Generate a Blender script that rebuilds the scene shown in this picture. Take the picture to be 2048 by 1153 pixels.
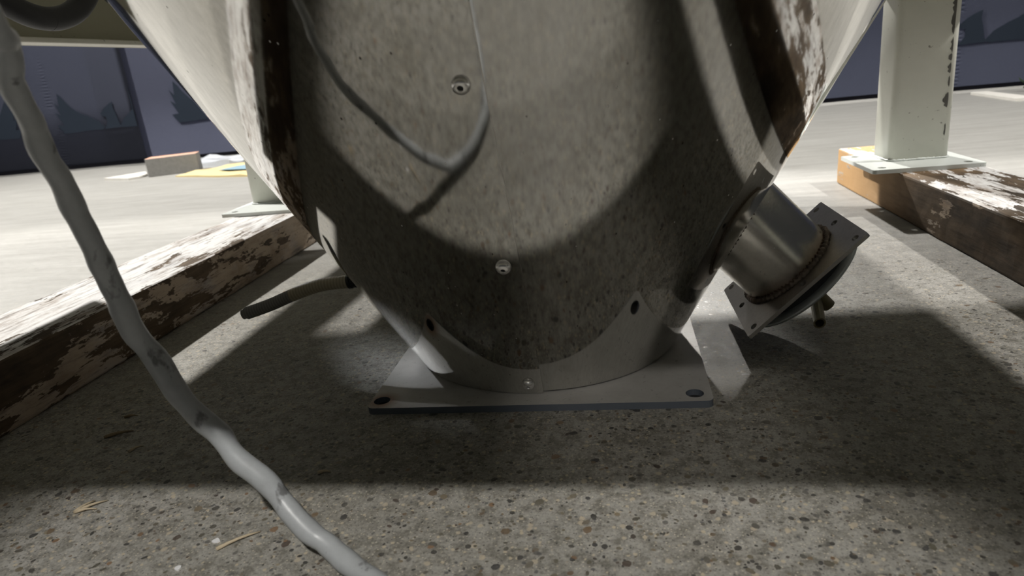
import bpy, bmesh, math, random
from mathutils import Vector, Matrix, noise
random.seed(7)
S = bpy.context.scene
COL = S.collection
for o in list(bpy.data.objects):
    bpy.data.objects.remove(o)
PI = math.pi

# ------------------------------------------------------------------ camera
cd = bpy.data.cameras.new('camera')
cam = bpy.data.objects.new('camera', cd)
COL.objects.link(cam)
cr = Vector((.986, .138, -.098)).normalized()
cf = Vector((-.162, .938, -.305)); cf = (cf - cr * cf.dot(cr)).normalized()
cu = cr.cross(cf).normalized()
CAM = Vector((0, 0, .3564))
cam.matrix_world = Matrix(((cr.x, cu.x, -cf.x, CAM.x), (cr.y, cu.y, -cf.y, CAM.y), (cr.z, cu.z, -cf.z, CAM.z), (0, 0, 0, 1)))
cd.sensor_width = 36; cd.lens = 36 * 1365 / 2048
cd.clip_start = .01; cd.clip_end = 200
cd.dof.use_dof = True; cd.dof.focus_distance = .80; cd.dof.aperture_fstop = 9
S.camera = cam

# ------------------------------------------------------------------ world, lights, exposure
w = bpy.data.worlds.new('hall_air'); S.world = w; w.use_nodes = True
bg = w.node_tree.nodes['Background']
bg.inputs[0].default_value = (.95, 1.0, 1.02, 1); bg.inputs[1].default_value = .03
S.view_settings.view_transform = 'Standard'
S.view_settings.look = 'None'
S.view_settings.gamma = 1
S.view_settings.use_curve_mapping = False
S.view_settings.exposure = 0.0

def hall_or_fill_lamp(dirx, diry, dirz, watts, target=(-.1, .8, 0), dist=7.0, size=.3, col=(1, .97, .92)):
    ld = bpy.data.lights.new('bay_or_fill_lamp', 'AREA')
    ld.shape = 'DISK'; ld.size = size; ld.energy = watts; ld.color = col
    lo = bpy.data.objects.new('bay_or_fill_lamp', ld); COL.objects.link(lo)
    d = Vector((dirx, diry, dirz)).normalized()
    lo.location = Vector(target) + d * dist
    lo.rotation_euler = d.to_track_quat('Z', 'Y').to_euler()
    return lo
def shaped_spot(d, watts, target, dist, radius, size=.04, col=(.95, .97, 1)):
    ld = bpy.data.lights.new('shaped_spot', 'SPOT'); ld.energy = watts; ld.color = col
    ld.spot_size = 2 * math.atan(radius / dist); ld.spot_blend = .35; ld.shadow_soft_size = size
    lo = bpy.data.objects.new('shaped_spot', ld); COL.objects.link(lo)
    d = Vector(d).normalized(); lo.location = Vector(target) + d * dist
    lo.rotation_euler = d.to_track_quat('Z', 'Y').to_euler()
hall_or_fill_lamp(.74, .05, 1, 180, (.45, .75, 0), dist=4.5, size=.15)          # right of the frame
hall_or_fill_lamp(-.86, .42, 1, 400, (-.62, 1.1, 0), dist=5.0, size=.15)        # left of the frame
shaped_spot((.22, -.74, 1), 620, (-.14, .26, 0), 4.5, .46, .06, (1, .97, .92))    # lamp behind the camera, cone narrowed to shape the lit floor
shaped_spot((.19, -.36, 1), 110, (-.10, .16, 0), 4.5, .42, .06, (1, .97, .92))    # steeper lamp behind the camera, cone narrowed the same way
hall_or_fill_lamp(.05, .15, 1, 110, (0, .9, 0), dist=5.0, size=.3)             # added fill straight above the machine, for far floor and drapes
hall_or_fill_lamp(-.10, 1.6, 1, 760, (.3, 1.0, 0), dist=8, size=.25)             # far back
hall_or_fill_lamp(-.64, .62, 1, 15, (0, .9, 0), dist=5.6, size=.3)              # added fill brightening the far floor, left
shaped_spot((-1, 1.05, .56), 520, (-.285, .775, .0), 4.5, .05)             # added narrow spot for the light patch on the plate's left
shaped_spot((.12, 2.1, 1), 170, (.11, .755, 0), 4.5, .10, .04, (1, .96, .9))                 # added narrow spot for the light patch right of the plate
shaped_spot((.05, -1.3, 1), 150, (.03, .665, 0), 4.5, .16, .05, (1, .95, .88))    # added narrow spot that brightens the front of the plate
hall_or_fill_lamp(.55, .75, 1, 30, (0, .9, 0), dist=5.6, size=.3)               # added fill brightening the far floor, right

# ------------------------------------------------------------------ node helpers
def new_mat(name):
    m = bpy.data.materials.new(name); m.use_nodes = True
    nt = m.node_tree; b = nt.nodes['Principled BSDF']
    return m, nt, b
def N(nt, typ, **kw):
    n = nt.nodes.new(typ)
    for k, v in kw.items():
        if k.startswith('i_'):
            n.inputs[int(k[2:]) if k[2:].isdigit() else k[2:]].default_value = v
        else:
            setattr(n, k, v)
    return n
def L(nt, a, b): nt.links.new(a, b)
def tex(nt, typ, vec, scale, **kw):
    n = nt.nodes.new(typ); L(nt, vec, n.inputs['Vector']); n.inputs['Scale'].default_value = scale
    for k, v in kw.items():
        if k in n.inputs: n.inputs[k].default_value = v
        else: setattr(n, k, v)
    return n
def ramp(nt, fac, stops):
    r = nt.nodes.new('ShaderNodeValToRGB'); L(nt, fac, r.inputs[0])
    e = r.color_ramp.elements
    while len(e) < len(stops): e.new(.5)
    for i, (p, c) in enumerate(stops):
        e[i].position = p
        e[i].color = (c, c, c, 1) if isinstance(c, (int, float)) else (*c, 1)
    return r
def mix(nt, fac, a, b, mode='MIX'):
    n = nt.nodes.new('ShaderNodeMix'); n.data_type = 'RGBA'; n.blend_type = mode
    if isinstance(fac, (int, float)): n.inputs[0].default_value = fac
    else: L(nt, fac, n.inputs[0])
    for s, v in ((6, a), (7, b)):
        if isinstance(v, tuple): n.inputs[s].default_value = (*v, 1)
        else: L(nt, v, n.inputs[s])
    return n.outputs[2]
def math_n(nt, op, a, b=None):
    n = nt.nodes.new('ShaderNodeMath'); n.operation = op
    for i, v in enumerate((a, b)):
        if v is None: continue
        if isinstance(v, (int, float)): n.inputs[i].default_value = v
        else: L(nt, v, n.inputs[i])
    return n.outputs[0]
def scaled(nt, vec, s):
    m = nt.nodes.new('ShaderNodeMapping'); L(nt, vec, m.inputs[0]); m.inputs['Scale'].default_value = s
    return m.outputs[0]
def bump(nt, b, h, strength, dist=.001):
    n = nt.nodes.new('ShaderNodeBump'); L(nt, h, n.inputs['Height'])
    n.inputs['Strength'].default_value = strength; n.inputs['Distance'].default_value = dist
    L(nt, n.outputs[0], b.inputs['Normal'])
def coords(nt, which='Object'):
    return nt.nodes.new('ShaderNodeTexCoord').outputs[which]

# ------------------------------------------------------------------ materials
def mat_floor():
    m, nt, b = new_mat('aggregate_concrete'); c = coords(nt)
    big = tex(nt, 'ShaderNodeTexNoise', c, 1.6, Detail=5, Roughness=.6)
    med = tex(nt, 'ShaderNodeTexNoise', c, 60, Detail=6, Roughness=.75)
    fin = tex(nt, 'ShaderNodeTexNoise', c, 330, Detail=5, Roughness=.75)
    col = mix(nt, ramp(nt, big.outputs[0], [(.35, 0), (.65, 1)]).outputs[0], (.285, .275, .245), (.38, .372, .348))
    stain = tex(nt, 'ShaderNodeTexNoise', c, 6.5, Detail=6, Roughness=.7)
    col = mix(nt, ramp(nt, stain.outputs[0], [(.48, 0), (.66, .6)]).outputs[0], col, (.165, .150, .118))
    col = mix(nt, ramp(nt, med.outputs[0], [(.40, .75), (.56, 0)]).outputs[0], col, (.125, .118, .098))
    col = mix(nt, ramp(nt, fin.outputs[0], [(.52, 0), (.66, .55)]).outputs[0], col, (.46, .43, .36))
    col = mix(nt, ramp(nt, fin.outputs[0], [(.36, .7), (.46, 0)]).outputs[0], col, (.10, .095, .082))
    # sand-size and pea-size aggregate
    for sc_, hi, lo, lc, dc in ((430, .80, .14, (.52, .47, .38), (.08, .078, .075)), (190, .84, .10, (.48, .41, .30), (.08, .08, .085)), (120, .90, .06, (.44, .38, .29), (.09, .085, .08))):
        w = N(nt, 'ShaderNodeVectorMath', operation='ADD'); L(nt, c, w.inputs[0])
        wn = tex(nt, 'ShaderNodeTexNoise', c, sc_ * 1.2, Detail=1); ws = N(nt, 'ShaderNodeVectorMath', operation='SCALE'); L(nt, wn.outputs['Color'], ws.inputs[0]); ws.inputs['Scale'].default_value = .45 / sc_
        L(nt, ws.outputs[0], w.inputs[1])
        v = tex(nt, 'ShaderNodeTexVoronoi', w.outputs[0], sc_)
        dot = ramp(nt, v.outputs['Distance'], [(.26, 1), (.36, 0)])
        sel = N(nt, 'ShaderNodeSeparateColor'); L(nt, v.outputs['Color'], sel.inputs[0])
        lm = math_n(nt, 'MULTIPLY', dot.outputs[0], math_n(nt, 'GREATER_THAN', sel.outputs[0], hi))
        dm = math_n(nt, 'MULTIPLY', dot.outputs[0], math_n(nt, 'LESS_THAN', sel.outputs[0], lo))
        col = mix(nt, math_n(nt, 'MULTIPLY', lm, .8), col, lc); col = mix(nt, math_n(nt, 'MULTIPLY', dm, .75), col, dc)
    # the slab towards the hall is trowelled smooth, the aggregate is worn bare only round the machine
    d = N(nt, 'ShaderNodeVectorMath', operation='DISTANCE'); L(nt, c, d.inputs[0]); d.inputs[1].default_value = (-.1, .3, 0)
    edge = math_n(nt, 'ADD', d.outputs['Value'], math_n(nt, 'MULTIPLY', stain.outputs[0], .5))
    sc = tex(nt, 'ShaderNodeTexNoise', scaled(nt, c, (1.2, 9, 1)), 3, Detail=5, Roughness=.65)
    smooth = mix(nt, ramp(nt, sc.outputs[0], [(.35, 0), (.72, 1)]).outputs[0], (.25, .246, .232), (.33, .325, .312))
    mr = N(nt, 'ShaderNodeMapRange'); L(nt, edge, mr.inputs[0]); mr.inputs[1].default_value = .95; mr.inputs[2].default_value = 1.7; mr.inputs[4].default_value = .85
    col = mix(nt, mr.outputs[0], col, smooth)
    L(nt, col, b.inputs['Base Color'])
    L(nt, ramp(nt, med.outputs[0], [(.3, .45), (.7, .65)]).outputs[0], b.inputs['Roughness'])
    b.inputs['Specular IOR Level'].default_value = .3
    bump(nt, b, med.outputs[0], .4, .0012)
    return m
def mat_pebble():
    m, nt, b = new_mat('pebble_stone')
    a = N(nt, 'ShaderNodeAttribute', attribute_name='Col')
    nz = tex(nt, 'ShaderNodeTexNoise', coords(nt), 300, Detail=3)
    L(nt, mix(nt, math_n(nt, 'MULTIPLY', nz.outputs[0], .5), a.outputs[0], (.24, .23, .21)), b.inputs['Base Color'])
    b.inputs['Roughness'].default_value = .45
    return m
def mat_steel(name, base=(.60, .59, .565), rmin=.10, rmax=.24, dust=.25, uv=False, tint=None):
    m, nt, b = new_mat(name)
    c = coords(nt, 'UV') if uv else coords(nt)
    b.inputs['Metallic'].default_value = 1
    cloud = tex(nt, 'ShaderNodeTexNoise', c, 4.5, Detail=6, Roughness=.62)
    grain = tex(nt, 'ShaderNodeTexNoise', scaled(nt, c, (1, .22, 1)) if uv else c, 240, Detail=4, Roughness=.7)
    spk = tex(nt, 'ShaderNodeTexVoronoi', scaled(nt, c, (1, .55, 1)) if uv else c, 210)
    sc = N(nt, 'ShaderNodeSeparateColor'); L(nt, spk.outputs['Color'], sc.inputs[0])
    pit = math_n(nt, 'MULTIPLY', ramp(nt, spk.outputs['Distance'], [(.08, 1), (.2, 0)]).outputs[0], math_n(nt, 'GREATER_THAN', sc.outputs[0], .965))
    dust_m = math_n(nt, 'MULTIPLY', ramp(nt, spk.outputs['Distance'], [(.06, 1), (.16, 0)]).outputs[0], math_n(nt, 'LESS_THAN', sc.outputs[0], .05))
    col = mix(nt, ramp(nt, cloud.outputs[0], [(.35, 0), (.7, 1)]).outputs[0], base, tuple(x * .78 for x in base))
    col = mix(nt, ramp(nt, grain.outputs[0], [(.4, 0), (.75, .35)]).outputs[0], col, tuple(x * .5 for x in base))
    col = mix(nt, pit, col, (.08, .075, .07))
    if tint is not None:
        dp = N(nt, 'ShaderNodeVectorMath', operation='DOT_PRODUCT'); L(nt, coords(nt), dp.inputs[0]); dp.inputs[1].default_value = tint[0]
        tr_ = N(nt, 'ShaderNodeMapRange'); L(nt, math_n(nt, 'ADD', dp.outputs['Value'], math_n(nt, 'MULTIPLY', cloud.outputs[0], .012)), tr_.inputs[0]); tr_.inputs[1].default_value = tint[1] - .016; tr_.inputs[2].default_value = tint[1] + .006
        col = mix(nt, math_n(nt, 'MULTIPLY', tr_.outputs[0], .8), col, (.26, .15, .08))
    L(nt, col, b.inputs['Base Color'])
    r0 = ramp(nt, cloud.outputs[0], [(.3, rmin), (.75, rmax)]).outputs[0]
    L(nt, r0, b.inputs['Roughness'])
    L(nt, math_n(nt, 'SUBTRACT', 1.0, dust_m), b.inputs['Metallic'])
    bump(nt, b, grain.outputs[0], dust, .0002)
    return m
def mat_plain(name, c, rough=.5, metal=0, var=.15, scale=30, bstr=.15):
    m, nt, b = new_mat(name); co = coords(nt)
    n = tex(nt, 'ShaderNodeTexNoise', co, scale, Detail=5, Roughness=.65)
    L(nt, mix(nt, n.outputs[0], tuple(x * (1 - var) for x in c), tuple(min(1, x * (1 + var)) for x in c)), b.inputs['Base Color'])
    b.inputs['Roughness'].default_value = rough; b.inputs['Metallic'].default_value = metal
    bump(nt, b, n.outputs[0], bstr, .001)
    return m
def mat_timber(name, top_paint, side_paint, fresh_from=None, seed=0.0):
    """weathered wood with patches of peeling white paint, by local coordinates"""
    m, nt, b = new_mat(name); c = coords(nt)
    off = N(nt, 'ShaderNodeMapping'); L(nt, c, off.inputs[0]); off.inputs['Location'].default_value = (seed, seed * .7, seed * 1.3)
    c2 = off.outputs[0]
    grain = tex(nt, 'ShaderNodeTexNoise', scaled(nt, c2, (1, .09, 1)), 130, Detail=6, Roughness=.7)
    blot = tex(nt, 'ShaderNodeTexNoise', scaled(nt, c2, (1, .5, 1)), 11, Detail=6, Roughness=.65)
    wood = mix(nt, ramp(nt, blot.outputs[0], [(.35, 0), (.65, 1)]).outputs[0], (.050, .038, .027), (.185, .132, .085))
    wood = mix(nt, ramp(nt, grain.outputs[0], [(.4, 0), (.7, .6)]).outputs[0], wood, (.025, .018, .013))
    sep = N(nt, 'ShaderNodeSeparateXYZ'); L(nt, c, sep.inputs[0])
    if fresh_from is not None:
        fr = N(nt, 'ShaderNodeMapRange'); L(nt, sep.outputs[1], fr.inputs[0])
        fr.inputs[1].default_value = fresh_from[0]; fr.inputs[2].default_value = fresh_from[1]
        wood = mix(nt, fr.outputs[0], wood, (.50, .31, .15))
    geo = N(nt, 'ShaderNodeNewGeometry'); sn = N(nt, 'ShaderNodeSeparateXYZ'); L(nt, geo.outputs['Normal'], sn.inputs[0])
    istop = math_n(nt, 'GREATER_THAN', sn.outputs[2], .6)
    pn = tex(nt, 'ShaderNodeTexNoise', scaled(nt, c2, (1, .34, 1)), 15, Detail=8, Roughness=.68, Distortion=.4)
    fleck = tex(nt, 'ShaderNodeTexNoise', scaled(nt, c2, (1, .2, 1)), 70, Detail=5, Roughness=.7)
    h = math_n(nt, 'ADD', math_n(nt, 'MULTIPLY', pn.outputs[0], .64), math_n(nt, 'MULTIPLY', fleck.outputs[0], .36))
    yfac = math_n(nt, 'MULTIPLY', sep.outputs[1], side_paint[1])
    tfac = math_n(nt, 'MULTIPLY', sep.outputs[1], top_paint[1])
    pt = math_n(nt, 'GREATER_THAN', math_n(nt, 'ADD', h, tfac), top_paint[0])
    ps = math_n(nt, 'GREATER_THAN', math_n(nt, 'ADD', h, yfac), side_paint[0])
    paint = math_n(nt, 'ADD', math_n(nt, 'MULTIPLY', istop, pt), math_n(nt, 'MULTIPLY', math_n(nt, 'SUBTRACT', 1, istop), ps))
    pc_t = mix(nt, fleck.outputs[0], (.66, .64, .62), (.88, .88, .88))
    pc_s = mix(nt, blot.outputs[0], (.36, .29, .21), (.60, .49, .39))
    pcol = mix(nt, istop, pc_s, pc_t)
    smut = tex(nt, 'ShaderNodeTexNoise', scaled(nt, c2, (1, .3, 1)), 26, Detail=7, Roughness=.72)
    pcol = mix(nt, ramp(nt, smut.outputs[0], [(.47, 0), (.66, .75)]).outputs[0], pcol, (.24, .17, .115))
    pcol = mix(nt, ramp(nt, grain.outputs[0], [(.52, 0), (.64, .75)]).outputs[0], pcol, (.17, .14, .12))
    pcol = mix(nt, ramp(nt, blot.outputs[0], [(.52, 0), (.68, .45)]).outputs[0], pcol, (.42, .43, .46))
    col = mix(nt, paint, wood, pcol)
    L(nt, col, b.inputs['Base Color']); b.inputs['Roughness'].default_value = .75
    b.inputs['Specular IOR Level'].default_value = .2
    hh = math_n(nt, 'ADD', math_n(nt, 'MULTIPLY', paint, .8), math_n(nt, 'MULTIPLY', grain.outputs[0], .6))
    bump(nt, b, hh, .5, .0015)
    return m
def mat_paint_steel(name, c=(.70, .70, .63)):
    m, nt, b = new_mat(name); co = coords(nt)
    n = tex(nt, 'ShaderNodeTexNoise', co, 9, Detail=6, Roughness=.7)
    f = tex(nt, 'ShaderNodeTexNoise', co, 120, Detail=3)
    col = mix(nt, ramp(nt, n.outputs[0], [(.35, 0), (.75, 1)]).outputs[0], c, tuple(x * .9 for x in c))
    col = mix(nt, ramp(nt, f.outputs[0], [(.70, 0), (.74, .8)]).outputs[0], col, (.12, .10, .08))
    L(nt, col, b.inputs['Base Color']); b.inputs['Roughness'].default_value = .42
    return m
def mat_drape(name, c):
    m, nt, b = new_mat(name); co = coords(nt)
    wv = tex(nt, 'ShaderNodeTexNoise', co, 420, Detail=2)
    n = tex(nt, 'ShaderNodeTexNoise', co, 2.5, Detail=4)
    col = mix(nt, wv.outputs[0], tuple(x * .72 for x in c), tuple(x * 1.25 for x in c))
    col = mix(nt, math_n(nt, 'MULTIPLY', n.outputs[0], .3), col, tuple(x * .7 for x in c))
    L(nt, col, b.inputs['Base Color']); b.inputs['Roughness'].default_value = .9
    b.inputs['Specular IOR Level'].default_value = .05
    bump(nt, b, wv.outputs[0], .2, .001)
    return m
def mat_cable():
    m, nt, b = new_mat('grey_cable_jacket'); co = coords(nt)
    n = tex(nt, 'ShaderNodeTexNoise', co, 90, Detail=5, Roughness=.7)
    s = tex(nt, 'ShaderNodeTexNoise', scaled(nt, co, (1, 1, .5)), 45, Detail=4, Roughness=.6)
    col = mix(nt, n.outputs[0], (.29, .30, .305), (.42, .44, .455))
    col = mix(nt, ramp(nt, s.outputs[0], [(.60, 0), (.66, .8)]).outputs[0], col, (.10, .10, .10))
    L(nt, col, b.inputs['Base Color']); b.inputs['Roughness'].default_value = .38
    bump(nt, b, n.outputs[0], .25, .001)
    return m
def mat_hose(name, c, c2, bands):
    m, nt, b = new_mat(name); co = coords(nt, 'UV')
    wv = tex(nt, 'ShaderNodeTexWave', co, bands, Distortion=.4)
    L(nt, mix(nt, wv.outputs['Fac'], c2, c), b.inputs['Base Color']); b.inputs['Roughness'].default_value = .55
    bump(nt, b, wv.outputs['Fac'], .25, .0006)
    return m
def mat_baseplate():
    m, nt, b = new_mat('dusty_steel_plate'); c = coords(nt)
    n = tex(nt, 'ShaderNodeTexNoise', c, 16, Detail=7, Roughness=.68)
    f = tex(nt, 'ShaderNodeTexNoise', c, 150, Detail=4, Roughness=.7)
    col = mix(nt, ramp(nt, n.outputs[0], [(.35, 0), (.65, 1)]).outputs[0], (.45, .44, .42), (.56, .55, .53))
    col = mix(nt, ramp(nt, f.outputs[0], [(.62, 0), (.72, .7)]).outputs[0], col, (.15, .14, .13))
    # rust ring round the front left bolt hole
    d = N(nt, 'ShaderNodeVectorMath', operation='DISTANCE'); L(nt, c, d.inputs[0]); d.inputs[1].default_value = (-.175, -.182, .008)
    rr = math_n(nt, 'MULTIPLY', ramp(nt, d.outputs['Value'], [(.010, 1), (.024, 0)]).outputs[0], math_n(nt, 'ADD', n.outputs[0], .2))
    col = mix(nt, rr, col, (.26, .13, .06))
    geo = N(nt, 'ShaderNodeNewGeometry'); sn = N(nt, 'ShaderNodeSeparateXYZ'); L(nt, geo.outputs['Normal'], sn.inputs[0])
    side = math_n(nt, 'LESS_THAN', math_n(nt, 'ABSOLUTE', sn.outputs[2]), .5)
    col = mix(nt, side, col, (.13, .15, .18))  # dark bluish reflection painted into the plate's edge faces
    L(nt, col, b.inputs['Base Color'])
    b.inputs['Metallic'].default_value = .25; b.inputs['Roughness'].default_value = .5
    bump(nt, b, f.outputs[0], .2, .0005)
    return m

M = dict(
    floor=mat_floor(), pebble=mat_pebble(),
    cone=mat_steel('stainless_sheet', (.70, .69, .66), .035, .10, .06, True),
    drum=mat_steel('stainless_drum', (.60, .59, .565), .2, .3),
    pipe=mat_steel('stainless_pipe', (.84, .81, .75), .16, .30, .2, False, ((.6833, .011, -.7301), .1469)),
    flange=mat_steel('stainless_flange', (.62, .60, .57), .30, .45, .4),
    bolt=mat_plain('stainless_screw', (.85, .84, .82), .26, .85, .06, 200, .02),
    dark=mat_plain('recess_shade', (.02, .02, .02), .6),  # near-black that paints the shade inside bolt holes and screw recesses
    plate=mat_baseplate(),
    weld=mat_plain('weld_bead', (.22, .18, .15), .45, .8, .5, 160, .8),
    rubber=mat_plain('black_rubber', (.025, .026, .028), .6, 0, .3, 60),
    rim=mat_plain('galvanised_rim', (.62, .66, .68), .35, .6, .12, 50),
    brass=mat_plain('aged_brass', (.30, .235, .10), .45, .75, .3, 80),
    handle=mat_plain('tarnished_brass_rod', (.22, .19, .11), .5, .4, .35, 90),
    tl=mat_timber('timber_peeling_white', (.46, 0), (.60, .10), None, 0.0),
    tr=mat_timber('timber_dark_worn', (.50, 0), (.585, 0), (1.35, 1.72), 3.7),
    post=mat_paint_steel('cream_paint_steel', (.66, .66, .59)),
    footp=mat_paint_steel('pale_paint_steel', (.68, .71, .68)),
    chip=mat_plain('bare_steel_chip', (.10, .095, .085), .6, .3, .4, 90),
    beam=mat_paint_steel('olive_channel_shaded', (.30, .29, .22)),  # darker copy of the channel paint, shade on the web put in
    beamlip=mat_paint_steel('channel_lip_lit', (.52, .51, .45)),  # lighter copy of the channel paint, light on the lip put in
    drape=mat_drape('navy_drape', (.080, .087, .122)),
    drape2=mat_drape('slate_blue_drape', (.098, .105, .148)),
    emblem=mat_drape('emblem_print', (.019, .025, .036)),
    gap_shadow=mat_drape('gap_shadow_black', (.012, .012, .016)),
    cable=mat_cable(),
    hoseb=mat_hose('braided_beige_hose', (.36, .32, .225), (.27, .235, .16), 70),
    hosed=mat_hose('dark_grey_hose', (.20, .195, .18), (.14, .137, .125), 80),
    ferrule=mat_plain('black_ferrule', (.03, .03, .03), .3, .7, .2, 60),
    brickside=mat_plain('grey_brick_side', (.23, .225, .215), .9, 0, .25, 60, .5),
    bricktop=mat_plain('orange_brick_top', (.58, .33, .24), .9, 0, .2, 60, .5),
    wood=mat_plain('pale_wood_chip', (.48, .40, .28), .8, 0, .3, 200),
    chipdark=mat_plain('brown_bark_chip', (.26, .20, .12), .85, 0, .4, 200),
    white=mat_plain('white_fleck', (.75, .75, .76), .7, 0, .1, 80),
    foam=mat_plain('dirty_white_board', (.62, .60, .56), .8, 0, .15, 20),
    yellow=mat_plain('yellow_paper', (.62, .50, .26), .7, 0, .12, 14),
    blue=mat_plain('blue_print', (.22, .34, .42), .6, 0, .2, 14),
    plastic=mat_plain('crumpled_clear_film', (.55, .57, .60), .2, 0, .2, 20),
    green=mat_plain('dark_green_leaf', (.03, .07, .03), .6, 0, .4, 60),
)

# ------------------------------------------------------------------ mesh helpers
def obj(name, bm, mat, parent=None, smooth=False, loc=None):
    me = bpy.data.meshes.new(name)
    bmesh.ops.recalc_face_normals(bm, faces=bm.faces[:])
    bm.to_mesh(me); bm.free()
    for mm in (mat if isinstance(mat, (list, tuple)) else [mat]): me.materials.append(M[mm])
    if smooth:
        for p in me.polygons: p.use_smooth = True
    o = bpy.data.objects.new(name, me); COL.objects.link(o)
    if parent is not None: o.parent = parent
    if loc is not None: o.location = loc
    return o
def tag(o, label=None, cat=None, group=None, kind=None):
    if label: o['label'] = label
    if cat: o['category'] = cat
    if group: o['group'] = group
    if kind: o['kind'] = kind
    return o
def thing(name, label, cat, loc=(0, 0, 0), group=None):
    o = bpy.data.objects.new(name, None); COL.objects.link(o); o.location = loc; o.empty_display_size = .05
    return tag(o, label, cat, group)
def box(bm, x0, x1, y0, y1, z0, z1, bevel=0.0, seg=2):
    r = bmesh.ops.create_cube(bm, size=1)
    vs = r['verts']
    for v in vs:
        v.co = Vector(((x0 + x1) / 2 + v.co.x * (x1 - x0), (y0 + y1) / 2 + v.co.y * (y1 - y0), (z0 + z1) / 2 + v.co.z * (z1 - z0)))
    if bevel:
        es = list({e for v in vs for e in v.link_edges})
        bmesh.ops.bevel(bm, geom=es, offset=bevel, segments=seg, affect='EDGES', profile=.5)
    return bm
def prism(bm, outline, d0, d1, ux, uy, un, org):
    """extrude a 2D outline: ux, uy in-plane axes, un extrusion axis"""
    a = [bm.verts.new(org + ux * p[0] + uy * p[1] + un * d0) for p in outline]
    b = [bm.verts.new(org + ux * p[0] + uy * p[1] + un * d1) for p in outline]
    n = len(a)
    bm.faces.new(a); bm.faces.new(b[::-1])
    for i in range(n): bm.faces.new((a[i], b[i], b[(i + 1) % n], a[(i + 1) % n]))
    return bm
X, Y, Z = Vector((1, 0, 0)), Vector((0, 1, 0)), Vector((0, 0, 1))
O0 = Vector((0, 0, 0))
def rrect(x0, x1, y0, y1, r, k=5):
    pts = []
    for cx_, cy_, a0 in ((x1 - r, y1 - r, 0), (x0 + r, y1 - r, PI / 2), (x0 + r, y0 + r, PI), (x1 - r, y0 + r, 1.5 * PI)):
        for i in range(k + 1):
            a = a0 + PI / 2 * i / k
            pts.append((cx_ + r * math.cos(a), cy_ + r * math.sin(a)))
    return pts
def circ(cx_, cy_, r, n=24, rx=None):
    return [(cx_ + (rx or r) * math.cos(2 * PI * i / n), cy_ + r * math.sin(2 * PI * i / n)) for i in range(n)]
def holed_plate(bm, outline, holes, d0, d1, ux, uy, un, org):
    """flat plate with real through holes"""
    def P(p, d): return org + ux * p[0] + uy * p[1] + un * d
    layers = []
    for d in (d0, d1):
        loops = []
        edges = []
        for lp in [outline] + holes:
            vs = [bm.verts.new(P(p, d)) for p in lp]
            edges += [bm.edges.new((vs[i], vs[(i + 1) % len(vs)])) for i in range(len(vs))]
            loops.append(vs)
        bmesh.ops.triangle_fill(bm, use_beauty=True, use_dissolve=False, edges=edges)
        layers.append(loops)
    for la, lb in zip(*layers):
        n = len(la)
        for i in range(n): bm.faces.new((la[i], lb[i], lb[(i + 1) % n], la[(i + 1) % n]))
    return bm
def frames(pts):
    T = []
    for i in range(len(pts)):
        t = (pts[min(i + 1, len(pts) - 1)] - pts[max(i - 1, 0)]).normalized(); T.append(t)
    n = T[0].cross(Z)
    if n.length < .1: n = T[0].cross(X)
    n.normalize(); Ns = [n]
    for i in range(1, len(pts)):
        n = Ns[-1] - T[i] * Ns[-1].dot(T[i]); n.normalize(); Ns.append(n)
    return T, Ns
def tube(bm, pts, rad, seg=12, closed_ring=False, cap=True):
    pts = [Vector(p) for p in pts]
    T, Ns = frames(pts)
    uvl = bm.loops.layers.uv.verify()
    rings = []; s = 0; ss = []
    for i, p in enumerate(pts):
        if i: s += (p - pts[i - 1]).length
        ss.append(s)
        b = T[i].cross(Ns[i]); r = rad(i / (len(pts) - 1)) if callable(rad) else rad
        rings.append([bm.verts.new(p + (Ns[i] * math.cos(2 * PI * k / seg) + b * math.sin(2 * PI * k / seg)) * r) for k in range(seg)])
    for i in range(len(pts) - 1):
        for k in range(seg):
            f = bm.faces.new((rings[i][k], rings[i][(k + 1) % seg], rings[i + 1][(k + 1) % seg], rings[i + 1][k]))
            f.smooth = True
            for l, uvv in zip(f.loops, ((ss[i], k / seg), (ss[i], (k + 1) / seg), (ss[i + 1], (k + 1) / seg), (ss[i + 1], k / seg))): l[uvl].uv = uvv
    if cap:
        bm.faces.new(rings[0][::-1]); bm.faces.new(rings[-1])
    return bm
def spline(ctrl, per=12):
    ctrl = [Vector(c) for c in ctrl]; out = []
    P = [ctrl[0] * 2 - ctrl[1]] + ctrl + [ctrl[-1] * 2 - ctrl[-2]]
    for i in range(1, len(P) - 2):
        for k in range(per):
            t = k / per; a, b, c, d = P[i - 1], P[i], P[i + 1], P[i + 2]
            out.append(.5 * ((2 * b) + (c - a) * t + (2 * a - 5 * b + 4 * c - d) * t * t + (3 * b - a - 3 * c + d) * t ** 3))
    out.append(ctrl[-1]); return out
def lathe(bm, prof, axis_o, ax, u, v, n=40, cap0=True, cap1=True):
    """prof: list of (radius, distance along ax)"""
    rings = [[bm.verts.new(axis_o + ax * d + (u * math.cos(2 * PI * i / n) + v * math.sin(2 * PI * i / n)) * r) for i in range(n)] for r, d in prof]
    for a, b in zip(rings, rings[1:]):
        for i in range(n): bm.faces.new((a[i], a[(i + 1) % n], b[(i + 1) % n], b[i]))
    if cap0: bm.faces.new(rings[0][::-1])
    if cap1: bm.faces.new(rings[-1])
    return bm

# ------------------------------------------------------------------ the setting
bm = bmesh.new()
bmesh.ops.create_grid(bm, x_segments=1, y_segments=1, size=12)
floor = tag(obj('floor', bm, 'floor'), kind='structure')

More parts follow.
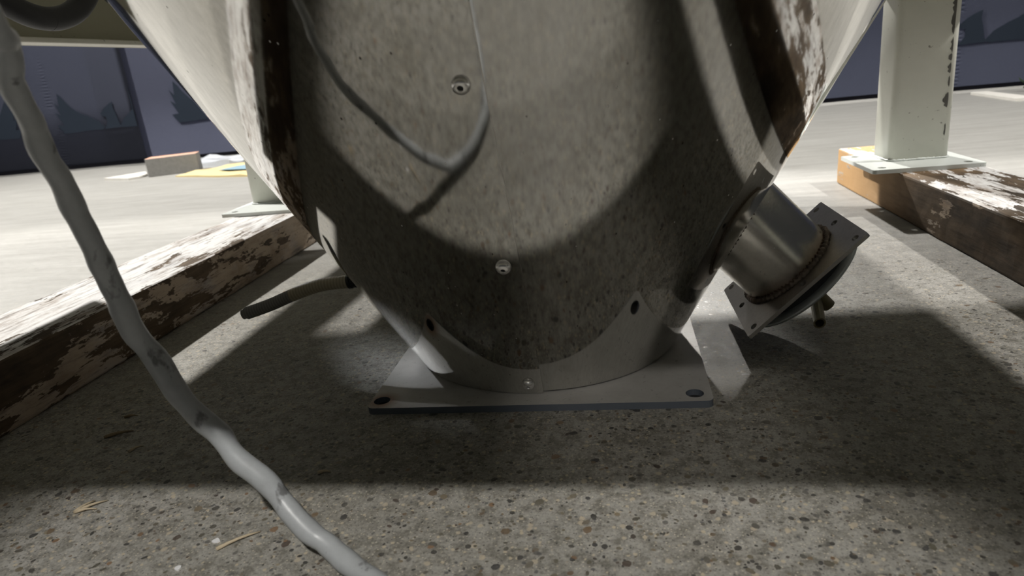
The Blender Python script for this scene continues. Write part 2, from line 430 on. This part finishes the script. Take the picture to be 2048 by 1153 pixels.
def pebbles():
    bm = bmesh.new(); cl = bm.loops.layers.color.new('Col')
    pal = [(.44, .39, .30), (.48, .44, .36), (.40, .32, .22), (.10, .10, .105), (.09, .088, .08), (.15, .15, .16), (.19, .18, .165), (.34, .32, .28), (.44, .33, .22), (.22, .16, .12), (.36, .33, .26), (.30, .28, .22), (.40, .37, .31), (.26, .25, .23)]
    for _ in range(15000):
        x = random.uniform(-.74, .54); y = random.uniform(-.15, 1.15)
        if (-.30 < x < .09 and .665 < y < 1.05) and random.random() < .9: continue
        if y > .75 and random.random() < .45: continue
        r = min(.0046, .0009 + random.expovariate(1 / .0009)); asp = random.uniform(.55, 1.0); rot = random.uniform(0, PI)
        n = random.choice((6, 7, 8)); c = random.choice(pal); g = random.uniform(.75, 1.15)
        col = (c[0] * g, c[1] * g, c[2] * g, 1)
        ring = []
        for i in range(n):
            a = 2 * PI * i / n; rr = r * random.uniform(.82, 1.12)
            px, py = rr * math.cos(a), rr * asp * math.sin(a)
            ring.append(bm.verts.new((x + px * math.cos(rot) - py * math.sin(rot), y + px * math.sin(rot) + py * math.cos(rot), .00006)))
        top = bm.verts.new((x, y, .00022))
        for i in range(n):
            f = bm.faces.new((ring[i], ring[(i + 1) % n], top))
            for l in f.loops: l[cl] = col
    return bm
tag(obj('exposed_pebbles', pebbles(), 'pebble', floor), kind='stuff')

# ------------------------------------------------------------------ drapes round the hall floor
DY = 4.05
def drape(x0, x1, mat, y, label, emblems, cut=None):
    root = thing('drape_panel', label, 'curtain', ((x0 + x1) / 2, y, 0), 'dark blue drapes along the hall')
    bm = bmesh.new(); nx = 90; hz = 1.5; cxm = (x0 + x1) / 2
    def wave(x): return .010 * math.sin(x * 5.1 + y * 3) + .006 * math.sin(x * 11.3)
    cols = []
    for i in range(nx + 1):
        x = x0 + (x1 - x0) * i / nx
        cols.append([bm.verts.new((x - cxm, wave(x), zz)) for zz in (.03, .4, .8, 1.2, hz)])
    for a, b in zip(cols, cols[1:]):
        for k in range(4): bm.faces.new((a[k], b[k], b[k + 1], a[k + 1])).smooth = True
    r = bmesh.ops.solidify(bm, geom=bm.faces[:], thickness=.004)
    obj('cloth', bm, mat, root)
    bm = bmesh.new(); cols = []
    for i in range(nx + 1):
        x = x0 + (x1 - x0) * i / nx
        cols.append([bm.verts.new((x - cxm, wave(x) - .004, zz)) for zz in (.012, .034)])
    for a, b in zip(cols, cols[1:]): bm.faces.new((a[0], b[0], b[1], a[1]))
    bmesh.ops.solidify(bm, geom=bm.faces[:], thickness=.006)
    tag(obj('gap_shadow', bm, 'gap_shadow', root), 'black strip for the shadow gap under the drape')  # black strip paints the shadow in the gap below the cloth
    W = [(-.327, .486), (-.300, .455), (-.284, .429), (-.262, .400), (-.235, .372), (-.200, .350), (-.161, .333), (-.099, .297), (-.062, .254), (-.079, .244), (-.19, .244), (-.292, .238), (-.345, .239), (-.380, .290), (-.335, .292), (-.372, .372), (-.338, .350), (-.364, .436), (-.337, .404)]
    H = [(-.072, .341), (-.038, .37), (-.008, .388), (.033, .404), (.029, .369), (.04, .326), (.052, .266), (.059, .247), (-.066, .244), (-.038, .284), (-.041, .32), (-.065, .322)]
    R = [(-p[0] - .010, p[1]) for p in W[::-1]]
    for ex in emblems:
        e = bmesh.new()
        for shp in (W, H, R):
            pts = [(ex + p[0], p[1]) for p in shp]
            if max(p[0] for p in pts) < x0 + .03 or min(p[0] for p in pts) > x1 - .03: continue
            pts = [(min(max(p[0], x0 + .004), x1 - .004 - .0004 * q), p[1]) for q, p in enumerate(pts)]
            vs = [e.verts.new((p[0] - cxm, wave(p[0]) - .008, p[1])) for p in pts]
            ed = [e.edges.new((vs[i], vs[(i + 1) % len(vs)])) for i in range(len(vs))]
            bmesh.ops.triangle_fill(e, use_beauty=True, edges=ed)
        ext = bmesh.ops.extrude_face_region(e, geom=e.faces[:])
        for g in ext['geom']:
            if isinstance(g, bmesh.types.BMVert): g.co.y += .002
        tag(obj('printed_emblem', e, 'emblem', root), 'dark printed emblem of a bird head between spread wings')
    return root
drape(-7.2, -2.957, 'drape', DY - .012, 'navy drape panel with winged emblems at the left, behind the brick', [-3.14, -4.15, -5.15])
drape(-3.2, .35, 'drape2', DY + .02, 'lighter blue drape panel behind the hopper and the yellow paper', [-2.35, -1.35])
drape(.25, 5.2, 'drape', DY - .012, 'navy drape panel with bird-head emblem behind the right-hand post', [.82, 1.84, 2.84])

# ------------------------------------------------------------------ timbers
def timber(name, x0, x1, y0, y1, h, mat, label, seed):
    bm = bmesh.new(); ny = 110
    prof = rrect(0, x1 - x0, 0, h, .004, 2)
    # resample the profile with extra points on each side
    pts = []
    for i, p in enumerate(prof):
        q = prof[(i + 1) % len(prof)]; n = max(1, int(math.hypot(q[0] - p[0], q[1] - p[1]) / .02))
        pts += [(p[0] + (q[0] - p[0]) * k / n, p[1] + (q[1] - p[1]) * k / n) for k in range(n)]
    rings = []
    for j in range(ny + 1):
        y = y0 + (y1 - y0) * j / ny; ring = []
        for px, pz in pts:
            v = Vector((px + x0, y, pz))
            d = noise.noise(Vector((px * 14 + seed, y * 5, pz * 14))) * .0022 + noise.noise(Vector((px * 40, y * 22 + seed, pz * 40))) * .0010
            c = Vector(((x1 - x0) / 2 + x0, y, h / 2)); n_ = Vector((v.x - c.x, 0, (v.z - c.z) * 2)).normalized()
            w_ = v + n_ * d
            if pz < .002: w_.z = max(0, w_.z)
            if w_.z < 0: w_.z = 0
            if pz > h - .001: w_.z = min(w_.z, h)
            ring.append(bm.verts.new(w_))
        rings.append(ring)
    n = len(pts)
    for a, b in zip(rings, rings[1:]):
        for i in range(n): bm.faces.new((a[i], a[(i + 1) % n], b[(i + 1) % n], b[i]))
    bm.faces.new(rings[0]); bm.faces.new(rings[-1][::-1])
    return tag(obj(name, bm, mat), label, 'timber')
TH = .087
timber('timber_sleeper', -.905, -.735, -.45, 1.80, TH, 'tl', 'old timber sleeper with peeling white paint on the floor left of the hopper', 1.3)
timber('timber_sleeper', .545, .705, -.45, 1.82, TH, 'tr', 'dark brown timber sleeper with bare orange end, right of the hopper', 9.1)

# ------------------------------------------------------------------ steel frame that stands on the timbers
frame = thing('steel_frame', 'cream-painted steel frame of posts and beams standing on the two timbers', 'frame', (-.12, .86, TH))
FL = Vector((.12, -.86, -TH))
def post(x0, x1, y0, y1, px0, px1, py0, py1, holes=True):
    bm = bmesh.new()
    prism(bm, rrect(x0, x1, y0, y1, .013, 5), TH + .008, .62, X, Y, Z, FL)
    p = obj('post', bm, 'post', frame)
    for f in p.data.polygons: f.use_smooth = abs(f.normal.z) < .5
    bm = bmesh.new()
    hs = [circ(cx_, cy_, .008, 16) for cx_ in (px0 + .024, px1 - .024) for cy_ in (py0 + .024, py1 - .024)]
    holed_plate(bm, rrect(px0, px1, py0, py1, .006, 3), hs, TH, TH + .008, X, Y, Z, FL)
    fp = obj('foot_plate', bm, 'footp', frame)
    # weld bead along the foot of the post
    bm = bmesh.new(); lp = rrect(x0 - .001, x1 + .001, y0 - .001, y1 + .001, .013, 5)
    pts = []
    for i in range(len(lp)):
        a, b = lp[i], lp[(i + 1) % len(lp)]; n = max(1, int(math.hypot(b[0] - a[0], b[1] - a[1]) / .0035))
        pts += [Vector((a[0] + (b[0] - a[0]) * k / n, a[1] + (b[1] - a[1]) * k / n, TH + .0095)) + FL for k in range(n)]
    random.seed(3); pts.append(pts[0])
    tube(bm, pts, lambda t: .0026 + .0013 * math.sin(t * 260) * random.random(), 6)
    obj('weld_seam', bm, 'footp', fp)
    return p
rp = post(.556, .672, 1.525, 1.62, .497, .703, 1.437, 1.645)
post(-.913, -.797, 1.588, 1.683, -.934, -.728, 1.478, 1.686)
post(.556, .672, .095, .19, .497, .703, .07, .276)
post(-.913, -.797, .095, .19, -.934, -.728, .07, .276)
# chipped paint on the corner of the right-hand rear post: thin bare-steel flakes
random.seed(21)
def chip_strip(z0, z1, w0, w1):
    bm = bmesh.new(); n = max(4, int((z1 - z0) / .004)); left = []; right = []
    for i in range(n + 1):
        z = z0 + (z1 - z0) * i / n; e = math.sin(PI * i / n) ** .4
        left.append((-e * random.uniform(w0, w1), z)); right.append((.0012 * e, z + .0001))
    prism(bm, left + right[::-1], -.0003, .0004, X, Z, -Y, Vector((.6585, 1.525, 0)) + FL)
    tag(obj('paint_chip', bm, 'chip', rp), 'dark strip of chipped paint')
for z0, z1, w0, w1 in ((.335, .43, .003, .0085), (.300, .330, .001, .005), (.286, .300, .004, .008), (.262, .283, .002, .007), (.236, .258, .0005, .003), (.196, .226, .004, .010), (.14, .165, .001, .0028)):
    chip_strip(z0, z1, w0, w1)
# side channels (open towards the hopper)
for sx, xw, xf, y0, y1 in ((1, -1.0, -.955, .10, 1.70), (-1, .760, .715, .10, 1.70)):
    bm = bmesh.new()
    box(bm, min(xw, xw + sx * .006) + FL.x, max(xw, xw + sx * .006) + FL.x, y0 + FL.y, y1 + FL.y, .476 + FL.z, .60 + FL.z)
    web = obj('side_beam', bm, 'beam', frame)
    for z0, z1 in ((.476, .485), (.591, .60)):
        bm = bmesh.new()
        a, b = sorted((xw + sx * .006, xf)); box(bm, a + FL.x, b + FL.x, y0 + FL.y, y1 + FL.y, z0 + FL.z, z1 + FL.z, .002, 2)
        obj('beam_lip', bm, 'beamlip', web)
for yw, yf in ((.150, .196), (1.655, 1.61)):  # cross beams out of view, placed to cast the floor's shadow edges
    bm = bmesh.new(); s = 1 if yf > yw else -1
    a, b = sorted((yw, yw + s * .006)); box(bm, -.797 + FL.x, .556 + FL.x, a + FL.y, b + FL.y, .452 + FL.z, .60 + FL.z)
    web = obj('unseen_cross_beam', bm, 'beam', frame)
    for z0, z1 in ((.452, .461), (.591, .60)):
        bm = bmesh.new(); a, b = sorted((yw + s * .006, yf)); box(bm, -.797 + FL.x, .556 + FL.x, a + FL.y, b + FL.y, z0 + FL.z, z1 + FL.z, .002, 2)
        obj('beam_lip', bm, 'beamlip', web)
# struts joining side channels to posts, added plates and box that block lamp light
for x0, x1 in ((-.994, -.913), (.672, .754)):
    for y0, y1 in ((.10, .185), (1.56, 1.62)):
        bm = bmesh.new(); box(bm, x0 + FL.x, x1 + FL.x, y0 + FL.y, y1 + FL.y, .50 + FL.z, .56 + FL.z); obj('bracket', bm, 'beam', frame)
bm = bmesh.new(); box(bm, -1.006 + FL.x, -1.0 + FL.x, .10 + FL.y, 1.0 + FL.y, .35 + FL.z, .60 + FL.z); obj('light_block_plate', bm, 'beam', frame)  # added plate keeping the left lamp off the front floor
for x0, x1 in ((-.795, -.43), (-.365, .03)):
    bm = bmesh.new(); box(bm, x0 + FL.x, x1 + FL.x, 1.662 + FL.y, 1.668 + FL.y, .14 + FL.z, .60 + FL.z); obj('rear_light_block', bm, 'beam', frame)  # added plates hidden by the cone, gapped to pass a light patch
bm = bmesh.new(); box(bm, -1.0 + FL.x, .76 + FL.x, .10 + FL.y, 1.72 + FL.y, .625 + FL.z, 1.9 + FL.z, .01); obj('light_block_box', bm, 'post', frame)  # added box above the view that shades the floor below
# peg for the hose coil
bm = bmesh.new(); tube(bm, [Vector(p) + FL for p in ((-.99, .835, .59), (-.99, .835, .664), (-.98, .835, .668), (-.69, .835, .668), (-.68, .835, .685))], .006, 8)
obj('peg', bm, 'beam', frame)

# ------------------------------------------------------------------ the hopper
CX, CY, R0, K = -.106, .858, .170, .567
ZT = .008
hop = thing('hopper', 'large polished stainless steel hopper cone tapering down to a square base plate', 'hopper', (CX, CY, 0))
def cr_(z): return R0 + K * (z - ZT)
def cone_pt(th, z, off=0.0):
    r = cr_(z) + off
    return Vector((r * math.cos(th), r * math.sin(th), z))
# base plate with four bolt holes
bm = bmesh.new()
hs = [circ(sx * .175, sy * .182, .0095, 24) for sx in (-1, 1) for sy in (-1, 1)]
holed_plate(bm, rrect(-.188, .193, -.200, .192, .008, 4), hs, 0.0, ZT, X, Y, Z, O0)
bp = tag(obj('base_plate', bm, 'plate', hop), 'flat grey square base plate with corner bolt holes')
for sx in (-1, 1):
    for sy in (-1, 1):
        bm = bmesh.new(); prism(bm, circ(sx * .175, sy * .182, .0092, 20), .0004, .0012, X, Y, Z, O0)
        tag(obj('hole_shade_disc', bm, 'dark', bp), 'dark disc for the shade in a bolt hole')  # black disc paints the shade at the bottom of the hole
# cone sheet, lapped at the seam
def seam_az(z): return math.radians(-86.2 - 1.3 * min(1, z / .35))
ZTOP = .62
def cone_sheet():
    bm = bmesh.new(); uvl = bm.loops.layers.uv.verify()
    nth, nz = 300, 64
    grid = []
    for j in range(nz + 1):
        z = .0085 + (ZTOP - .0085) * (j / nz) ** 1.15
        row = []
        for i in range(nth + 1):
            fr = i / nth
            th = seam_az(z) - fr * 2 * PI * 1.003
            off = .0034 * (1 - fr) ** 3
            wob = .00022 * math.sin(7 * th + 9 * z) * math.sin(17 * z + 2 * th) + .00012 * math.sin(13 * th - 31 * z)
            zz = z + (.0012 * fr if j == 0 else 0)
            row.append(bm.verts.new(cone_pt(th, zz, off + wob)))
        grid.append(row)
    for j in range(nz):
        for i in range(nth):
            f = bm.faces.new((grid[j][i], grid[j + 1][i], grid[j + 1][i + 1], grid[j][i + 1]))
            f.smooth = True
            for l, (jj, ii) in zip(f.loops, ((j, i), (j + 1, i), (j + 1, i + 1), (j, i + 1))):
                z = grid[jj][ii].co.z
                l[uvl].uv = (ii / nth * 2 * PI * .30, z / .87)
    # the cut edge of the outer sheet
    for j in range(nz):
        a, b = grid[j][0], grid[j + 1][0]
        z0, z1 = a.co.z, b.co.z
        c = bm.verts.new(cone_pt(seam_az(z1) + .0002, z1, -.0002)); d = bm.verts.new(cone_pt(seam_az(z0) + .0002, z0, -.0002))
        a2 = bm.verts.new(a.co); b2 = bm.verts.new(b.co)
        bm.faces.new((a2, d, c, b2))
    return bm
bm = cone_sheet()
cone = tag(obj('cone_sheet', bm, 'cone', hop), 'polished cone sheet with a lapped vertical seam, mirroring the floor')
bm = bmesh.new(); rt = cr_(ZTOP)
lathe(bm, [(rt, ZTOP - .006), (rt + .03, ZTOP - .006), (rt + .03, ZTOP), (rt, ZTOP)], O0, Z, X, Y, 72, False, False)
obj('top_flange', bm, 'flange', hop)
# screws along the seam
for th, z in ((-90.0, .349), (-90.1, .187), (-91.0, .025)):
    th = math.radians(th); p = cone_pt(th, z, .0030)
    n = Vector((math.cos(th), math.sin(th), -K)).normalized(); u = Vector((-math.sin(th), math.cos(th), 0)); v = n.cross(u)
    bm = bmesh.new()
    prof = [(.0072, 0), (.0071, .0014), (.0066, .0030), (.0055, .0043), (.0040, .0052), (.0026, .0055), (.0024, .0055), (.0024, .0030)]
    lathe(bm, prof, p, n, u, v, 24, True, False)
    s = obj('screw', bm, 'bolt', hop, True)
    bm = bmesh.new(); prism(bm, [(.0023 * math.cos(i * PI / 2 + .5), .0023 * math.sin(i * PI / 2 + .5)) for i in range(4)], .0022, .0036, u, v, n, p)
    obj('socket_shade', bm, 'dark', s)  # black plug paints the shade inside the screw recess
# side outlet: pipe, square flange, gasket, cover, handle
E_ = Vector((.2031 - CX, .8622 - CY, .088)); A_ = Vector((.6833, .011, -.7301)).normalized()
u_ = Vector((-.011, 1, 0)); u_ = (u_ - A_ * u_.dot(A_)).normalized(); v_ = A_.cross(u_).normalized()
RP = .0591
bm = bmesh.new()
# pipe trimmed to the cone: march each generator back to the cone surface
n = 64; e_ring = []; c_ring = []
for i in range(n):
    a = 2 * PI * i / n; q = E_ + (u_ * math.cos(a) + v_ * math.sin(a)) * RP
    t = 0
    while t < .25:
        pt = q - A_ * t
        if math.hypot(pt.x, pt.y) < cr_(pt.z) - .001: break
        t += .0005
    e_ring.append(bm.verts.new(q)); c_ring.append(bm.verts.new(q - A_ * t))
for i in range(n): bm.faces.new((e_ring[i], e_ring[(i + 1) % n], c_ring[(i + 1) % n], c_ring[i])).smooth = True
weldpts = [v.co.copy() for v in c_ring]
pipe = tag(obj('outlet_pipe', bm, 'pipe', hop), 'shiny stainless outlet pipe with heat-tinted end')
random.seed(5)
def bead(pts, r, nm, par):
    bm = bmesh.new(); dense = []
    for i in range(len(pts)):
        a, b = pts[i], pts[(i + 1) % len(pts)]
        dense += [a.lerp(b, k / 3) for k in range(3)]
    dense.append(dense[0])
    tube(bm, dense, lambda t: r * (.8 + .35 * math.sin(t * 420) + .25 * random.random()), 7, cap=False)
    return obj(nm, bm, 'weld', par)
bead(weldpts, .0030, 'weld_seam', pipe)
bead([E_ + (u_ * math.cos(2 * PI * i / 64) + v_ * math.sin(2 * PI * i / 64)) * (RP + .001) - A_ * .001 for i in range(64)], .0042, 'weld_seam', pipe)
FS = .0862
hs = [circ(a * (FS - .012), b * (FS - .012), .0042, 16, .0055) for a in (-1, 0, 1) for b in (-1, 0, 1) if (a, b) != (0, 0)]
bm = bmesh.new()
holed_plate(bm, rrect(-FS, FS, -FS, FS, .003, 2), hs, 0, .0045, u_, v_, A_, E_)
fl = tag(obj('outlet_flange', bm, 'flange', hop), 'square steel flange with bolt holes on the outlet pipe')
bm = bmesh.new(); lathe(bm, [(.072, .0045), (.072, .022)], E_, A_, u_, v_, 48)
tag(obj('gasket', bm, 'rubber', fl), 'black gasket under the flange')
bm = bmesh.new(); lathe(bm, [(.070, .018), (.082, .020), (.083, .022), (.082, .0245), (.06, .030), (.02, .033)], E_, A_, u_, v_, 56)
cov = tag(obj('outlet_cover', bm, 'rim', hop, True), 'round pale metal cover under the outlet flange')
ctr = E_ + A_ * .032
bm = bmesh.new(); q = Vector((.256 - CX, .864 - CY, .030)); tube(bm, [ctr, ctr.lerp(q, .5), q], .0085, 16); obj('handle_stem', bm, 'handle', cov)
bm = bmesh.new()
p0 = Vector((.240 - CX, .865 - CY, .040)); p1 = Vector((.2285 - CX, .803 - CY, .0315))
lathe(bm, [(.0072, 0), (.0072, 1), (.0052, 1), (.0052, .7)], p0, (p1 - p0), X, (p1 - p0).normalized().cross(X).normalized(), 20)
tag(obj('handle_bar', bm, 'handle', cov), 'hollow brownish handle tube')
# hose fitting and hose on the left of the cone
F0 = Vector((-.322 - CX, 0, .108)); F1 = Vector((-.366 - CX, 0, .100))
fa = (F1 - F0).normalized(); fu = Y; fv = fa.cross(fu)
bm = bmesh.new(); lathe(bm, [(.0085, 0), (.0085, .024), (.012, .024), (.012, .038), (.008, .039)], F0, fa, fu, fv, 6); fit = obj('hose_fitting', bm, 'brass', hop)
tag(fit, 'brass hex hose fitting')
bm = bmesh.new(); f1 = F0 + fa * .038
lathe(bm, [(.0105, 0), (.0105, .004), (.0092, .005), (.0105, .006), (.0105, .010), (.0092, .011), (.0105, .012), (.0105, .016)], f1, fa, fu, fv, 20); obj('ferrule', bm, 'ferrule', fit)
hp = spline([f1 + fa * .012, Vector((-.415 - CX, 0, .096)), Vector((-.455 - CX, 0, .0855)), Vector((-.495 - CX, -.004, .072)), Vector((-.537 - CX, -.010, .061))], 14)
k = len(hp) * 56 // 100
bm = bmesh.new(); tube(bm, hp[:k + 1], .0092, 14); tag(obj('hose', bm, 'hoseb', hop), 'beige braided hose')
bm = bmesh.new(); tube(bm, hp[k:], lambda t: .0090 if t < .96 else .007, 14); tag(obj('hose_end', bm, 'hosed', hop), 'dark ribbed end of the hose')

# ------------------------------------------------------------------ cable in front
ct = spline([(-.30, .265, .624), (-.298, .275, .55), (-0.291, 0.311, 0.416), (-0.308, 0.333, 0.391), (-0.326, 0.352, 0.364), (-0.339, 0.373, 0.334), (-0.35, 0.394, 0.297), (-0.359, 0.414, 0.254), (-0.363, 0.425, 0.218), (-0.356, 0.433, 0.174), (-0.332, 0.433, 0.126), (-0.308, 0.432, 0.093), (-0.276, 0.427, 0.053), (-0.246, 0.418, 0.023), (-.212, .402, .0105), (-.165, .365, .0092), (-.144, .322, .0092), (-.142, .25, .0092), (-.148, .169, .0092), (-.17, .05, .0092), (-.22, -.15, .0092), (-.2, -.5, .0092)], 9)
ct = [p + Vector((.0012 * math.sin(i * .55), .0012 * math.cos(i * .47), 0 if p.z < .02 else .0010 * math.sin(i * .8))) for i, p in enumerate(ct)]
ncb = len(ct)
bm = bmesh.new(); tube(bm, ct, lambda t: (.0048 + .0039 * min(1, t / .40)) * (1 + .045 * math.sin(t * ncb * .62) + .030 * math.sin(t * ncb * 1.31 + 1)), 18)
tag(obj('power_cable', bm, 'cable'), 'thick grey cable hanging down across the left foreground to the floor', 'cable')

# black hose coil hanging on the frame
bm = bmesh.new(); hc = []
nt_ = 120
for i in range(nt_ + 1):
    a = 2 * PI * 1.0 * i / nt_
    hc.append(Vector((-.70 , .835 + .112 * math.sin(a), .582 - .109 * math.cos(a))))
tube(bm, hc, .0145, 16, cap=False)
tag(obj('hose_coil', bm, 'rubber'), 'black rubber hose ring hanging in the top left corner before the beam', 'hose')

# ------------------------------------------------------------------ things on the far floor
def rot_box(name, mats, cx_, cy_, rz, lx, ly, lz, z0=0, bevel=.003):
    bm = bmesh.new(); box(bm, -lx / 2, lx / 2, -ly / 2, ly / 2, 0, lz, bevel)
    o = obj(name, bm, mats, loc=(cx_, cy_, z0)); o.rotation_euler = (0, 0, rz)
    for p in o.data.polygons:
        if p.normal.z > .9 and len(mats) > 1: p.material_index = 1
    return o
tag(rot_box('brick', ['brickside', 'bricktop'], -2.335, 3.385, .40, .25, .125, .095), 'single grey brick with an orange top face lying before the drape', 'brick')
def flat(name, pts, mat, label, cat, t=.004, z=0, crumple=0, sub=0):
    bm = bmesh.new(); c = Vector((sum(p[0] for p in pts) / len(pts), sum(p[1] for p in pts) / len(pts), 0))
    prism(bm, [(p[0] - c.x, p[1] - c.y) for p in pts], z, z + t, X, Y, Z, O0)
    if sub:
        bmesh.ops.triangulate(bm, faces=bm.faces[:])
        bmesh.ops.subdivide_edges(bm, edges=bm.edges[:], cuts=sub, use_grid_fill=True)
        for v in bm.verts:
            if v.co.z > z + t * .5: v.co.z += crumple * (noise.noise(Vector((v.co.x * 9, v.co.y * 9, 1))) + .5)
    o = obj(name, bm, mat, loc=c); return tag(o, label, cat)
flat('board_scrap', [(-2.72, 3.32), (-2.50, 3.22), (-2.47, 3.27), (-2.49, 3.36), (-2.60, 3.50)], 'foam', 'dirty white board scrap on the floor at the left end of the brick', 'scrap', .012)
yp = flat('paper_sheet', [(-2.22, 3.20), (-1.88, 3.03), (-1.60, 2.93), (-1.70, 3.35), (-1.98, 3.62), (-2.12, 3.42)], 'yellow', 'yellow paper sheet with blue print lying between brick and left post', 'paper', .003, 0, .012, 3)
bm = bmesh.new(); prism(bm, [(-.06, -.06), (.14, -.12), (.22, .05), (.08, .16), (-.02, .05)], .016, .018, X, Y, Z, O0); tag(obj('blue_print', bm, 'blue', yp), 'blue printed area')
flat('plastic_film', [(-2.19, 3.53), (-2.10, 3.52), (-2.08, 3.75), (-2.30, 3.92), (-2.55, 3.90), (-2.44, 3.62)], 'plastic', 'crumpled clear plastic film behind the brick, before the drape', 'plastic', .004, 0, .04, 4)
flat('metal_strip', [(1.79, 3.90), (1.745, 3.40), (1.83, 3.38), (1.86, 3.88)], 'foam', 'white strip lying on the far floor at the right edge', 'strip', .012)
bm = bmesh.new()
random.seed(9)
for _ in range(26):
    a = random.uniform(0, 2 * PI); r = random.uniform(0, .07); s = random.uniform(.02, .04)
    c = Vector((r * math.cos(a), r * math.sin(a), random.uniform(.02, .06))); d = Vector((random.uniform(-1, 1), random.uniform(-1, 1), random.uniform(.1, .9))).normalized(); e = d.cross(Z).normalized() * s * .35
    vs = [bm.verts.new(p) for p in (c - d * s * .4, c + e, c + d * s, c - e)]; bm.faces.new(vs)
    vs2 = [bm.verts.new(p) for p in ((0, 0, 0), c - d * s * .4 + e * .1, c - d * s * .4 - e * .1)]; bm.faces.new(vs2)
tag(obj('leafy_twig', bm, 'green', loc=(2.02, 3.80, 0)), 'dark green leafy twig on the floor at the foot of the right drape', 'twig')

# ------------------------------------------------------------------ litter on the near floor
random.seed(14)
def splinter(x, y, rz, ln, wd, mat, label, fork=False):
    bm = bmesh.new()
    for k in range(3 if fork else 1):
        a = (k - 1) * .45 if fork else 0
        l2 = ln * (1 if k == 1 or not fork else .7)
        pts = [Vector((t * l2 * math.cos(a), t * l2 * math.sin(a), .0012 + .0018 * math.sin(t * PI))) for t in (0, .25, .5, .75, 1)]
        tube(bm, pts, lambda t: wd * (1 - .75 * t) * random.uniform(.8, 1.1), 5)
    for v in bm.verts: v.co.z = max(v.co.z, 0.0003)
    o = obj('wood_splinter', bm, mat, loc=(x, y, 0)); o.rotation_euler = (0, 0, rz)
    return tag(o, label, 'splinter', 'wood splinters on the floor')
splinter(-.595, .615, .5, .030, .0030, 'chipdark', 'brown bark splinter in shadow beside the left timber')
splinter(-.541, .583, .9, .016, .0022, 'wood', 'short pale splinter in the shadow near the brown bark splinter')
splinter(-.519, .478, .75, .028, .0022, 'wood', 'forked pale splinter near the left edge, lit', True)
splinter(-.345, .430, .7, .036, .0024, 'wood', 'long pale splinter on the lit floor left of the cable shadow')
splinter(-.302, .541, .1, .012, .0024, 'wood', 'small pale chip on the floor between cable and base plate')
splinter(-.604, .662, .2, .016, .0024, 'chipdark', 'grey-brown chip in the dark beside the left timber, farther from the camera')
def fleck(x, y, s, label):
    bm = bmesh.new(); n = 7
    prism(bm, [(s * random.uniform(.6, 1.2) * math.cos(2 * PI * i / n), s * random.uniform(.6, 1.2) * math.sin(2 * PI * i / n)) for i in range(n)], 0, .0012, X, Y, Z, O0)
    return tag(obj('paint_fleck', bm, 'white', loc=(x, y, 0)), label, 'paint fleck', 'paint flecks on the floor')
fleck(-.352, .441, .0035, 'white paint fleck beside the long pale splinter')
fleck(-.366, .408, .0030, 'white paint fleck at the bottom edge of the picture')
